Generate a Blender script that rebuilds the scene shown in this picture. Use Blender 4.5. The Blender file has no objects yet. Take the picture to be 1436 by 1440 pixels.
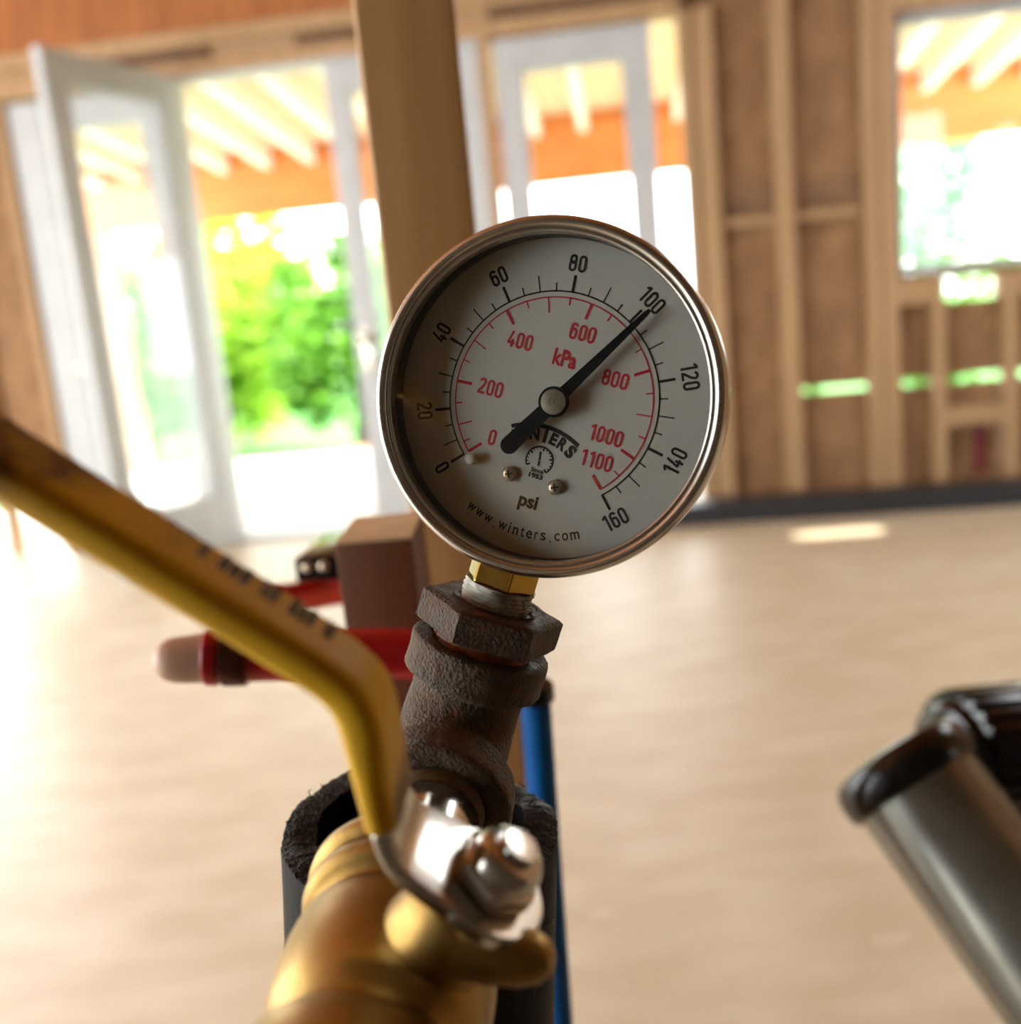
import bpy, bmesh, math, random
from math import sin, cos, pi, radians, sqrt, atan2
from mathutils import Vector, Matrix, noise as mnoise
random.seed(7)
S = bpy.context.scene
COL = S.collection

# ------------------------------------------------------------------ camera, sky, sun, exposure
CAM_H = 0.92
FPX = 1425.0
CAM_M = Matrix.Rotation(radians(90 - 11), 4, 'X') @ Matrix.Rotation(radians(-5.4), 4, 'Z')
CAM_M = Matrix.Translation((0, 0, CAM_H)) @ CAM_M
cd = bpy.data.cameras.new('camera')
cam = bpy.data.objects.new('camera', cd); COL.objects.link(cam)
cam.matrix_world = CAM_M
cd.sensor_width = 36.0
cd.lens = 36.0 * FPX / 1440.0
cd.clip_start = 0.005; cd.clip_end = 200
cd.dof.use_dof = True
cd.dof.focus_distance = 0.199
cd.dof.aperture_fstop = 10.4
S.camera = cam

w = bpy.data.worlds.new('sky'); S.world = w; w.use_nodes = True
wn_ = w.node_tree.nodes; wl = w.node_tree.links
bg = wn_['Background']
SKY_STRENGTH = 3.4
bg.inputs['Color'].default_value = (0.94, 0.98, 1.0, 1)
bg.inputs['Strength'].default_value = SKY_STRENGTH

SUN_DIR = Vector((0.93, -0.06, 0.36)).normalized()       # towards the sun
sd_ = bpy.data.lights.new('sun', 'SUN'); sd_.energy = 11.0; sd_.angle = radians(0.6); sd_.color = (1, 0.95, 0.86)
so = bpy.data.objects.new('sun', sd_); COL.objects.link(so)
so.location = (6, 3, 6)
so.rotation_euler = SUN_DIR.to_track_quat('Z', 'Y').to_euler()

S.view_settings.view_transform = 'Standard'
S.view_settings.look = 'None'
S.view_settings.gamma = 1.0
S.view_settings.exposure = 1.65
S.view_settings.use_curve_mapping = False
S.cycles.max_bounces = 10
S.cycles.diffuse_bounces = 5
S.cycles.glossy_bounces = 5
S.cycles.transparent_max_bounces = 12
S.cycles.caustics_reflective = False
S.cycles.caustics_refractive = False
S.cycles.use_denoising = True

# ------------------------------------------------------------------ helpers
def P(u, v, d):
    """point seen at pixel (u, v) of the photograph, d metres in front of the camera"""
    return CAM_M @ Vector(((u - 718) / FPX * d, -(v - 720) / FPX * d, -d))
def hit(u, v, z):
    """point on the horizontal plane z seen at pixel (u, v)"""
    o = CAM_M.translation; r = P(u, v, 1) - o
    return o + r * ((z - o.z) / r.z)
CAM_R = CAM_M.to_3x3()
def C2W(x, y, z): return CAM_R @ Vector((x, y, z))

def frame(origin, z, xhint):
    z = z.normalized(); x = (xhint - z * xhint.dot(z)).normalized(); y = z.cross(x)
    m = Matrix((x, y, z)).transposed().to_4x4(); m.translation = origin
    return m

class MB:
    def __init__(s): s.v = []; s.f = []
    def add(s, vs, fs, M=None):
        n = len(s.v)
        s.v += [tuple((M @ Vector(v)) if M is not None else Vector(v)) for v in vs]
        s.f += [tuple(i + n for i in f) for f in fs]
        return s
    def box(s, x0, x1, y0, y1, z0, z1, M=None):
        vs = [(x, y, z) for z in (z0, z1) for y in (y0, y1) for x in (x0, x1)]
        return s.add(vs, [(0, 2, 3, 1), (4, 5, 7, 6), (0, 1, 5, 4), (2, 6, 7, 3), (0, 4, 6, 2), (1, 3, 7, 5)], M)
    def lathe(s, prof, seg=48, M=None, capa=True, capb=True, rfun=None):
        vs = []; fs = []
        for r, h in prof:
            for k in range(seg):
                a = 2 * pi * k / seg
                rr = r * (rfun(a, h) if rfun else 1)
                vs.append((rr * cos(a), rr * sin(a), h))
        n = len(prof)
        for i in range(n - 1):
            for k in range(seg):
                k2 = (k + 1) % seg
                fs.append((i * seg + k, i * seg + k2, (i + 1) * seg + k2, (i + 1) * seg + k))
        if capa: fs.append(tuple(range(seg - 1, -1, -1)))
        if capb: fs.append(tuple((n - 1) * seg + k for k in range(seg)))
        return s.add(vs, fs, M)
    def sweep(s, pts, radii, seg=32, caps=True, xh=None):
        """circle of varying radius swept along a list of points"""
        pts = [Vector(p) for p in pts]; vs = []; fs = []
        x = None
        for i, p in enumerate(pts):
            a = pts[max(i - 1, 0)]; b = pts[min(i + 1, len(pts) - 1)]
            j = i
            t = (b - a)
            if t.length < 1e-9: t = pts[min(i + 2, len(pts) - 1)] - pts[max(i - 2, 0)]
            t.normalize()
            if x is None:
                h = xh or (Vector((0, 0, 1)) if abs(t.z) < .9 else Vector((1, 0, 0)))
                x = (h - t * h.dot(t)).normalized()
            else:
                x = (x - t * x.dot(t)).normalized()
            y = t.cross(x)
            for k in range(seg):
                q = 2 * pi * k / seg
                vs.append(p + (x * cos(q) + y * sin(q)) * radii[i])
        n = len(pts)
        for i in range(n - 1):
            for k in range(seg):
                k2 = (k + 1) % seg
                fs.append((i * seg + k, i * seg + k2, (i + 1) * seg + k2, (i + 1) * seg + k))
        if caps:
            fs.append(tuple(range(seg - 1, -1, -1))); fs.append(tuple((n - 1) * seg + k for k in range(seg)))
        return s.add(vs, fs)
    def build(s, name, mat, parent=None, smooth=True, bevel=0, bseg=2, angle=35, world=False, sub=0):
        me = bpy.data.meshes.new(name); me.from_pydata(s.v, [], s.f)
        if bevel:
            bm = bmesh.new(); bm.from_mesh(me)
            bmesh.ops.bevel(bm, geom=[e for e in bm.edges if e.calc_face_angle(0) > .5], offset=bevel, segments=bseg, affect='EDGES', profile=.6)
            bm.to_mesh(me); bm.free()
        me.validate(); me.update()
        if smooth:
            me.polygons.foreach_set('use_smooth', [True] * len(me.polygons))
            me.set_sharp_from_angle(angle=radians(angle))
        me.materials.append(mat)
        o = bpy.data.objects.new(name, me); COL.objects.link(o)
        if parent:
            o.parent = parent
            if world: o.matrix_parent_inverse = wmat(parent).inverted()
        return o
def wmat(o):
    m = o.matrix_basis.copy()
    while o.parent:
        m = o.parent.matrix_basis @ o.matrix_parent_inverse @ m if False else (o.parent.matrix_basis @ (o.matrix_parent_inverse @ m))
        o = o.parent
    return m

def tag(o, label, cat, group=None):
    o['label'] = label; o['category'] = cat
    if group: o['group'] = group
    return o
def thing(name, label, cat, M=None, group=None):
    o = bpy.data.objects.new(name, None); COL.objects.link(o); o.empty_display_size = .02
    if M is not None: o.matrix_basis = M
    return tag(o, label, cat, group)
def struct(name, M=None, label=None):
    o = bpy.data.objects.new(name, None); COL.objects.link(o)
    if M is not None: o.matrix_basis = M
    o['kind'] = 'structure'
    if label: o['label'] = label
    return o

# ------------------------------------------------------------------ procedural materials
def lin(c): return tuple(((x / 255) / 12.92 if x <= 10 else (((x / 255) + .055) / 1.055) ** 2.4) for x in c)
def mat(name, c1, c2=None, scale=40, rough=.5, metal=0, bump=0, bscale=None, stretch=(1, 1, 1), spec=.5, trans=0, c3=None,
        rough2=None, coat=0, detail=4, dist=.0004, lo=.35, hi=.65):
    m = bpy.data.materials.new(name); m.use_nodes = True
    nt = m.node_tree; N = nt.nodes; L = nt.links; b = N['Principled BSDF']
    tc = N.new('ShaderNodeTexCoord'); mp = N.new('ShaderNodeMapping'); mp.inputs['Scale'].default_value = stretch
    L.new(tc.outputs['Object'], mp.inputs['Vector'])
    no = N.new('ShaderNodeTexNoise'); no.inputs['Scale'].default_value = scale; no.inputs['Detail'].default_value = detail
    L.new(mp.outputs[0], no.inputs['Vector'])
    cr = N.new('ShaderNodeValToRGB'); c2 = c2 or c1
    cr.color_ramp.elements[0].position = lo; cr.color_ramp.elements[0].color = (*lin(c1), 1)
    cr.color_ramp.elements[1].position = hi; cr.color_ramp.elements[1].color = (*lin(c2), 1)
    if c3:
        e = cr.color_ramp.elements.new(hi + .08); e.color = (*lin(c3), 1)
    L.new(no.outputs['Fac'], cr.inputs[0]); L.new(cr.outputs[0], b.inputs['Base Color'])
    b.inputs['Roughness'].default_value = rough; b.inputs['Metallic'].default_value = metal
    b.inputs['Specular IOR Level'].default_value = spec
    b.inputs['Coat Weight'].default_value = coat
    if rough2 is not None:
        mr = N.new('ShaderNodeMapRange'); mr.inputs['To Min'].default_value = rough; mr.inputs['To Max'].default_value = rough2
        mr.inputs['From Min'].default_value = .35; mr.inputs['From Max'].default_value = .65
        L.new(no.outputs['Fac'], mr.inputs[0]); L.new(mr.outputs[0], b.inputs['Roughness'])
    if bump:
        n2 = N.new('ShaderNodeTexNoise'); n2.inputs['Scale'].default_value = bscale or scale; n2.inputs['Detail'].default_value = 5
        L.new(mp.outputs[0], n2.inputs['Vector'])
        bp = N.new('ShaderNodeBump'); bp.inputs['Strength'].default_value = bump; bp.inputs['Distance'].default_value = dist
        L.new(n2.outputs['Fac'], bp.inputs['Height']); L.new(bp.outputs[0], b.inputs['Normal'])
    if trans:
        tr = N.new('ShaderNodeBsdfTranslucent'); L.new(cr.outputs[0], tr.inputs['Color'])
        mx = N.new('ShaderNodeMixShader'); mx.inputs[0].default_value = trans
        L.new(b.outputs[0], mx.inputs[1]); L.new(tr.outputs[0], mx.inputs[2])
        L.new(mx.outputs[0], N['Material Output'].inputs['Surface'])
    return m
def pane_mat(name, tint=(1, 1, 1), ior=1.45, rough=0.0):
    m = bpy.data.materials.new(name); m.use_nodes = True
    nt = m.node_tree; N = nt.nodes; L = nt.links; N.remove(N['Principled BSDF'])
    t = N.new('ShaderNodeBsdfTransparent'); t.inputs[0].default_value = (*tint, 1)
    g = N.new('ShaderNodeBsdfGlossy'); g.inputs['Roughness'].default_value = rough
    lw = N.new('ShaderNodeLayerWeight'); lw.inputs['Blend'].default_value = .5
    pw = N.new('ShaderNodeMath'); pw.operation = 'POWER'; pw.inputs[1].default_value = 5; L.new(lw.outputs['Facing'], pw.inputs[0])
    fr = N.new('ShaderNodeMapRange'); f0 = ((ior - 1) / (ior + 1)) ** 2; fr.inputs['To Min'].default_value = f0; L.new(pw.outputs[0], fr.inputs[0])
    mx = N.new('ShaderNodeMixShader'); L.new(fr.outputs[0], mx.inputs[0]); L.new(t.outputs[0], mx.inputs[1]); L.new(g.outputs[0], mx.inputs[2])
    L.new(mx.outputs[0], N['Material Output'].inputs['Surface'])
    return m

M_ = dict(
    steel=mat('stainless', (184, 180, 170), rough=.27, metal=1),
    dial=mat('dial_white', (210, 208, 200), (204, 202, 194), 60, .55),
    black_print=mat('black_print', (14, 14, 16), rough=.6),
    red_print=mat('red_print', (196, 30, 40), rough=.6),
    inner=mat('case_inside', (46, 44, 40), (36, 34, 30), 200, .5),
    pointer=mat('pointer_black', (3, 16, 24), (5, 20, 28), 60, .4, spec=.2),
    hub=mat('hub_silver', (176, 172, 156), (150, 146, 132), 300, .35, .6),
    screw=mat('screw_steel', (206, 190, 164), (186, 168, 144), 400, .32, .6),
    brass=mat('brass', (190, 142, 62), (172, 122, 48), 120, .30, 1, .25, 500, rough2=.42, dist=.0001),
    brass_cast=mat('brass_cast', (146, 118, 66), (124, 96, 48), 90, .4, 1, .35, 420, rough2=.5, dist=.0002),
    brass_bright=mat('brass_bright', (196, 164, 84), (170, 134, 60), 120, .18, 1),
    tape=mat('thread_tape', (196, 196, 184), (120, 122, 112), 240, .55, 0, .7, 500, dist=.0004),
    iron=mat('cast_iron', (62, 48, 34), (92, 71, 50), 160, .5, .1, 1.0, 1500, spec=.25, c3=(122, 72, 42), dist=.0012, rough2=.7),
    iron_rust=mat('cast_iron_rusty', (60, 47, 35), (84, 60, 42), 160, .5, .1, 1.0, 1400, spec=.25, c3=(136, 70, 38), dist=.0011, rough2=.7),
    sealant=mat('thread_sealant', (168, 92, 52), (96, 64, 44), 260, .5, .2, .9, 700, dist=.0005),
    thread=mat('worn_thread', (112, 92, 68), (78, 64, 48), 200, .4, .7, .4, 800, dist=.0003),
    chrome=mat('chrome', (205, 205, 205), (188, 188, 188), 300, .12, 1, .1, 300, rough2=.2, dist=.0001),
    plate=mat('zinc_plate', (196, 194, 186), (178, 174, 164), 200, .2, 1, .15, 400, rough2=.27, dist=.0001),
    yellow=mat('yellow_vinyl', (214, 168, 24), (200, 152, 18), 38, .5, 0, .2, 300, dist=.0003, spec=.3, c3=(112, 78, 26), lo=.35, hi=.5),
    grey_print=mat('worn_ink', (70, 66, 52), (96, 88, 60), 500, .7),
    black_plastic=mat('black_plastic', (9, 9, 9), (14, 14, 13), 300, .5, 0, .3, 500, dist=.0004, spec=.06),
    black_cut=mat('black_cut_edge', (10, 10, 9), (44, 42, 34), 500, .45, 0, 1.0, 900, (1, 1, 1), dist=.001, lo=.5, hi=.78, spec=.15),
    black_gloss=mat('black_gloss', (9, 9, 9), (13, 13, 13), 100, .2),
    red=mat('red_tube', (178, 10, 22), (160, 6, 18), 80, .35),
    blue=mat('blue_tube', (2, 92, 160), (1, 82, 148), 80, .55, spec=.2),
    copper=mat('dark_copper', (92, 50, 34), (60, 34, 26), 200, .35, .8),
    plug=mat('tan_plug', (186, 150, 124), (172, 136, 112), 90, .5),
    lumber=mat('lumber', (168, 136, 98), (152, 120, 82), 3, .65, 0, .2, 30, (8, 8, .6), dist=.001),
    post=mat('post_lumber', (190, 148, 92), (172, 128, 76), 6, .6, 0, .2, 60, (10, 10, .7), dist=.0006),
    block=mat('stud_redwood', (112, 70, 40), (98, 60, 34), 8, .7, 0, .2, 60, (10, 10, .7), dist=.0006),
    osb=mat('osb_sheathing', (150, 113, 76), (122, 90, 58), 9, .75, 0, .2, 40, (1, 1, .6), dist=.002, c3=(164, 124, 84)),
    batten=mat('brown_batten', (134, 102, 72), (112, 84, 60), 9, .8),
    endgrain_lit=mat('end_grain_lit', (214, 186, 142), (196, 166, 122), 60, .7),
    gap_shade=mat('gap_shade', (104, 72, 48), (82, 56, 38), 9, .8),
    ply=mat('orange_plywood', (154, 92, 28), (132, 72, 18), 3, .6, 0, .1, 20, (6, 6, .7), dist=.001),
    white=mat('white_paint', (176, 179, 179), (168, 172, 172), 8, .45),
    floor=mat('subfloor', (202, 190, 164), (186, 170, 140), 5, .46, 0, .12, 60, (1, 2.2, 1), dist=.001, spec=.9, c3=(210, 198, 172)),
    black_base=mat('black_membrane', (20, 22, 26), (28, 30, 34), 20, .5),
    deck=mat('deck_concrete', (214, 210, 202), (200, 196, 188), 6, .8),
    rafter=mat('rafter_wood', (236, 228, 214), (226, 216, 200), 4, .7, stretch=(6, .6, 6)),
    soffit=mat('orange_board', (206, 128, 62), (190, 110, 46), 4, .7, stretch=(.6, 6, 6)),
    roofply=mat('roof_plywood', (224, 200, 168), (214, 188, 152), 4, .7, stretch=(.6, 6, 6)),
    lawn=mat('lawn', (70, 128, 48), (56, 110, 40), 9, .8),
    leaf_a=mat('leaf_light', (158, 190, 62), (120, 166, 46), 3, .5, trans=.5),
    leaf_b=mat('leaf_mid', (114, 166, 54), (84, 138, 42), 3, .5, trans=.45),
    leaf_c=mat('leaf_teal', (120, 180, 130), (92, 158, 104), 3, .5, trans=.45),
    bark=mat('bark', (96, 74, 56), (70, 52, 40), 12, .9, 0, .4),
    log=mat('log_wood', (150, 108, 80), (126, 88, 62), 10, .8),
    dark_red=mat('dark_red_wrap', (110, 16, 30), (92, 12, 26), 20, .5),
    zincpipe=mat('satin_grey_pipe', (150, 152, 142), (132, 134, 124), 40, .26, .7, .05, 100),
    glass=pane_mat('gauge_glass', (.93, .94, .93), 1.35),
    window_glass=pane_mat('window_glass', (.97, .985, .98), 1.45),
    handle=mat('door_handle_metal', (190, 186, 170), (170, 166, 150), 60, .3, 1),
    green_level=mat('green_tape', (150, 186, 110), (120, 160, 90), 30, .5),
    shade_wall=mat('dark_shade_wall', (74, 60, 48), (62, 50, 40), 5, .8),
)

# ================================================================== SETTING
K = CAM_H / .85
YAW = radians(7.4)
WX = Vector((cos(YAW), -sin(YAW), 0)); WN = Vector((sin(YAW), cos(YAW), 0))
D = 4.1 * K
WM = Matrix((WX, WN, Vector((0, 0, 1)))).transposed().to_4x4(); WM.translation = WN * D   # wall frame: x along, y outward, z up
def wbox(name, x0, x1, z0, z1, y0, y1, m, parent, **kw):
    """board in the wall frame; x and z given at K = 1"""
    mx, my, mz = (x0 + x1) / 2 * K, (y0 + y1) / 2, (z0 + z1) / 2 * K
    hx, hy, hz = (x1 - x0) / 2 * K, (y1 - y0) / 2, (z1 - z0) / 2 * K
    o = MB().box(-hx, hx, -hy, hy, -hz, hz).build(name, m, parent, smooth=False, **kw)
    o.matrix_basis = Matrix.Translation((mx, my, mz))
    return o

# floor
o = MB().box(-3.6, 3.2, -4, D + .35, -.03, 0).build('floor', M_['floor'], None, smooth=False); o['kind'] = 'structure'

# front wall
wf = struct('wall_front', WM, 'open stud wall with brown sheathing, plates and glazed openings')
def stud(x0, x1, z0, z1, name='stud', y0=0, y1=.089): return wbox(name, x0, x1, z0, z1, y0, y1, M_['lumber'], wf, bevel=.003, bseg=1)
# left end
stud(-2.49, -2.455, 0, 1.88)
stud(-2.78, -2.745, 0, 1.88)
# between right french leaf and middle door
stud(-.495, -.455, 0, 1.885)
# right bay studs
stud(.268, .305, 0, 1.9); stud(.315, .39, 0, 1.9)
stud(.597, .665, 0, 1.95)
stud(.925, .975, 0, 1.95); stud(.98, 1.04, .0, 1.95)
# below the right window
stud(1.04, 1.20, .745, .84, 'window_sill'); stud(1.405, 1.95, .745, .84, 'window_sill'); stud(1.20, 1.405, .835, .846, 'window_sill')
stud(1.165, 1.212, 0, .745, 'cripple_stud'); stud(1.43, 1.475, 0, .745, 'cripple_stud'); stud(1.75, 1.8, 0, .745, 'cripple_stud')
stud(1.212, 1.43, .265, .337, 'block')
stud(1.95, 2.05, 0, 1.95)
stud(2.3, 2.36, 0, 1.95); stud(2.7, 2.76, 0, 1.95)
# horizontal rail across the two bays
wbox('rail', .39, .597, 1.10, 1.13, .03, .089, M_['lumber'], wf); wbox('rail', .665, .925, 1.10, 1.13, .03, .089, M_['lumber'], wf)
# headers and plates
stud(-2.75, -.455, 1.885, 1.945, 'header')
stud(-2.75, .30, 2.0, 2.055, 'top_plate')
stud(-2.75, .30, 1.945, 2.0, 'header', .03)
stud(-.455, .268, 1.885, 1.945, 'header')
for x0, x1 in ((-2.15, -1.55), (-1.2, -.7)):
    wbox('slot_shade', x0, x1, 1.95, 1.985, .012, .03, M_['gap_shade'], wf)  # dark boards put the shade of the plate slots into colour
wbox('slot_shade', -.44, .25, 1.955, 1.985, .012, .03, M_['gap_shade'], wf)
stud(.30, 2.76, 1.95, 2.055, 'top_plate')
stud(1.04, 1.95, 1.80, 1.95, 'header')
# sheathing panels
def sheath(x0, x1, z0, z1, m='osb', y0=.089, y1=.101): return wbox('sheathing_panel', x0, x1, z0, z1, y0, y1, M_[m], wf)
sheath(-2.9, -2.455, .36, 2.06)
for x0, x1, ga in ((.262, .63, 0), (.63, 1.043, .022)):
    sheath(x0, x1, -.02, .44 - ga / 2); sheath(x0, x1, .44 + ga / 2, 1.10); sheath(x0, x1, 1.10, 1.32); sheath(x0, x1, 1.32, 2.06, 'osb', .092, .104)
sheath(1.043, 1.43, -.02, .425, 'osb'); sheath(1.043, 1.43, .455, .74)
sheath(1.434, 2.9, -.02, .425); sheath(1.434, 2.9, .455, .74)
sheath(1.043, 1.19, .74, .86); sheath(1.415, 2.9, .74, .86); sheath(1.19, 1.415, .83, .86)
sheath(1.96, 2.9, .86, 2.06); sheath(1.043, 1.96, 1.80, 2.06)
sheath(-2.455, -.455, 1.885, 2.06); sheath(-.455, .262, 1.885, 2.06)
# darker brown horizontal bands on the sheathing
wbox('batten', .40, .597, 1.16, 1.26, .075, .089, M_['batten'], wf); wbox('batten', .665, .925, 1.16, 1.26, .075, .089, M_['batten'], wf)
wbox('batten', .305, .315, .05, 1.9, .06, .089, M_['gap_shade'], wf)  # dark strip in the stud gap, its shade painted as colour
# orange plywood above the plate
for x0, x1 in ((-2.9, -1.7), (-1.695, -.48), (-.475, .75), (.755, 2.9)):
    wbox('upper_panel', x0, x1, 2.056, 2.5, .0, .02, M_['ply'], wf)

# black strip along the foot of the right-hand wall
bs = MB().box(0, 2.6, -.05, .10, .0, .088).build('baseboard_front', M_['black_base'], None, smooth=False, bevel=.008)
bs['kind'] = 'structure'; bs['label'] = 'black strip lying along the foot of the open stud wall'
bs.matrix_basis = WM @ Matrix.Translation((.02, -.27, 0)) @ Matrix.Rotation(radians(-1.0), 4, 'Z')

# doors and windows: stiles, rails, pane, handle
def leaf(name, label, M, wdt, z0, z1, sw=.09, top=.10, bot=.2, th=.044, handle=None, swl=None):
    d = struct(name, M, label)
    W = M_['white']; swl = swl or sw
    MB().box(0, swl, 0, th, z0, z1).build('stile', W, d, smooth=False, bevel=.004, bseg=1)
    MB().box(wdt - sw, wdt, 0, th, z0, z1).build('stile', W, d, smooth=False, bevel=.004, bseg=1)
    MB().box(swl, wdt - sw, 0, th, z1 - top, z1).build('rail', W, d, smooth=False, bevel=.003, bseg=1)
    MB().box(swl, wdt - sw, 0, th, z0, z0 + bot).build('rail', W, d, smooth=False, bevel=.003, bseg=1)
    # glazing bead
    b = MB()
    for x0, x1, a, c in ((swl, swl + .012, z0 + bot, z1 - top), (wdt - sw - .012, wdt - sw, z0 + bot, z1 - top),
                         (swl, wdt - sw, z0 + bot, z0 + bot + .012), (swl, wdt - sw, z1 - top - .012, z1 - top)):
        b.box(x0, x1, .008, th - .008, a, c)
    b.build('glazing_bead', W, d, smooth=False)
    MB().box(swl, wdt - sw, th / 2 - .003, th / 2 + .003, z0 + bot, z1 - top).build('pane', M_['window_glass'], d, smooth=False)
    if handle is not None:
        hx, hz = handle
        h = MB().box(hx - .02, hx + .02, -.008, 0, hz - .1, hz + .1).build('handle_plate', M_['handle'], d, bevel=.004)
        MB().lathe([(.009, 0), (.009, .05)], 16, Matrix.Translation((hx, -.008, hz + .05)) @ Matrix.Rotation(pi / 2, 4, 'X')).build('lever_handle', M_['handle'], d)
        MB().lathe([(.02, 0), (.026, .01), (.028, .025), (.02, .038), (.008, .042)], 20, Matrix.Translation((hx, -.05, hz + .05)) @ Matrix.Rotation(pi / 2, 4, 'X')).build('knob', M_['handle'], d)
        MB().lathe([(.022, 0), (.022, .008), (.014, .014)], 20, Matrix.Translation((hx, -.008, hz - .05)) @ Matrix.Rotation(pi / 2, 4, 'X')).build('deadbolt', M_['handle'], d)
    return d
def wl_(x, y=0): return WM @ Matrix.Translation((x * K, y, 0))
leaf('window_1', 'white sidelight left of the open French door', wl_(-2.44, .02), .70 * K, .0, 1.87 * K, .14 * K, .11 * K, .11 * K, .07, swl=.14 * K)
hinge = WM @ Vector((-1.735 * K, .0, 0))
ang = radians(180 + 72)
# open leaf swings into the room: its own x axis runs from the hinge towards the camera and a little left
far = hit(40, 65, 1.885 * K)
dx = Vector((far.x - hinge.x, far.y - hinge.y, 0)).normalized()
DM = Matrix((dx, Vector((0, 0, 1)).cross(dx), Vector((0, 0, 1)))).transposed().to_4x4(); DM.translation = hinge
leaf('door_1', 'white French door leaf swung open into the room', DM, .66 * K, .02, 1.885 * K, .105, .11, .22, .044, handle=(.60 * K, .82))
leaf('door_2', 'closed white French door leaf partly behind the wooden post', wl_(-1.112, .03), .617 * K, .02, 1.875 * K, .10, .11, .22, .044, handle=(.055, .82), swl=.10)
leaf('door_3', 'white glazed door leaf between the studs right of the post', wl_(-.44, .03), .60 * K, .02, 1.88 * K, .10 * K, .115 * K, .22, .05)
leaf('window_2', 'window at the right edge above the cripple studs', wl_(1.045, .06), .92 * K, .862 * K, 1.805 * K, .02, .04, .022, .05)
# white sill and jambs of the french unit
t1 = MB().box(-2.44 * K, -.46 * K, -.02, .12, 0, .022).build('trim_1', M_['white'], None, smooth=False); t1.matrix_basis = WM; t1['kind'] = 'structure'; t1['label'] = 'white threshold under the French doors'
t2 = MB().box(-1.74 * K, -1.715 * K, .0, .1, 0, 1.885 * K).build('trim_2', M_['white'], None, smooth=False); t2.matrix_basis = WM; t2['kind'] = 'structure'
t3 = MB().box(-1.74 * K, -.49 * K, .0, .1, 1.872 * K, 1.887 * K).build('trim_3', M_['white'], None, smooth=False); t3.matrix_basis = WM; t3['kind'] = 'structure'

# right wall with a narrow slot that lets the sun reach the floor; left wall with a wide opening; ceiling; shade wall added behind the camera
RX = 3.2
pA = hit(1088, 762, 0); pB = hit(1232, 740, 0)
def up(p): return p + SUN_DIR * ((RX - p.x) / SUN_DIR.x)
qA, qB = up(pA), up(pB)
sy = (qA.y + qB.y) / 2; sw_ = .06; z0s, z1s = min(qA.z, qB.z), max(qA.z, qB.z)
wr = struct('wall_right', None, 'right-hand sheathed wall with a narrow slot')
for y0, y1, z0, z1 in ((-4, -2.6, 0, 2.72), (-2.6, -.55, 0, .9), (-2.6, -.55, 2.15, 2.72), (-.55, sy - sw_, 0, 2.72), (sy + sw_, 5, 0, 2.72), (sy - sw_, sy + sw_, 0, z0s), (sy - sw_, sy + sw_, z1s, 2.72)):
    MB().box(RX, RX + .1, y0, y1, z0, z1).build('sheathing_panel', M_['osb'], wr, smooth=False)
wlft = struct('wall_left', None, 'left-hand wall with a wide opening')
for y0, y1, z0, z1 in ((3.2, 5.2, 0, 2.72), (-4, 3.2, 2.2, 2.72)):
    MB().box(-3.7, -3.6, y0, y1, z0, z1).build('sheathing_panel', M_['osb'], wlft, smooth=False)
ce = MB()
KX0, KX1, KY0, KY1 = 2.0, 3.15, 1.75, 3.1            # unseen roof opening placed to give plate and nut their highlights
for x0, x1, y0, y1 in ((-3.7, 3.3, -4, KY0), (-3.7, KX0, KY0, KY1), (KX1, 3.3, KY0, KY1), (-3.7, 3.3, KY1, D + .2)): ce.box(x0, x1, y0, y1, 2.71, 2.8)
ce = ce.build('ceiling', M_['ply'], None, smooth=False); ce['kind'] = 'structure'
wb = MB().box(-1.3, 2.3, -.42, -.32, 0, 2.71).build('shade_wall_back', M_['shade_wall'], None, smooth=False); wb['kind'] = 'structure'  # unseen dark wall added to keep light off gauge and foreground

# ------------------------------------------------------------------ porch, ground, trees
dk = MB().box(-4.2, 4.2, .12, 3.3, -.12, -.03).build('porch_deck', M_['deck'], None, smooth=False); dk.matrix_basis = WM; dk['kind'] = 'structure'
pr = thing('porch_roof', 'covered porch roof of pale rafters outside the glazed doors', 'porch roof', WM)
SL = .087
def rz(y): return 2.40 - SL * y
for i in range(-12, 16):
    x = i * .33 + .12
    MB().add([(x - .03, .12, rz(.12)), (x + .03, .12, rz(.12)), (x + .03, 3.25, rz(3.25)), (x - .03, 3.25, rz(3.25)),
              (x - .03, .12, rz(.12) + .14), (x + .03, .12, rz(.12) + .14), (x + .03, 3.25, rz(3.25) + .14), (x - .03, 3.25, rz(3.25) + .14)],
             [(0, 3, 2, 1), (4, 5, 6, 7), (0, 1, 5, 4), (1, 2, 6, 5), (2, 3, 7, 6), (3, 0, 4, 7)]).build('rafter', M_['rafter'], pr, smooth=False)
MB().add([(-4.2, .1, rz(.1) + .14), (5.2, .1, rz(.1) + .14), (5.2, 3.5, rz(3.5) + .14), (-4.2, 3.5, rz(3.5) + .14),
          (-4.2, .1, rz(.1) + .17), (5.2, .1, rz(.1) + .17), (5.2, 3.5, rz(3.5) + .17), (-4.2, 3.5, rz(3.5) + .17)],
         [(0, 3, 2, 1), (4, 5, 6, 7), (0, 1, 5, 4), (1, 2, 6, 5), (2, 3, 7, 6), (3, 0, 4, 7)]).build('roof_board', M_['roofply'], pr, smooth=False)
MB().box(-4.2, 5.2, 3.1, 3.2, 1.80, 2.28).build('beam', M_['soffit'], pr, smooth=False)
for x in (-3.9, 4.9):
    MB().box(x - .06, x + .06, 3.08, 3.22, -.12, 1.80).build('post', M_['lumber'], pr, smooth=False)

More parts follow.
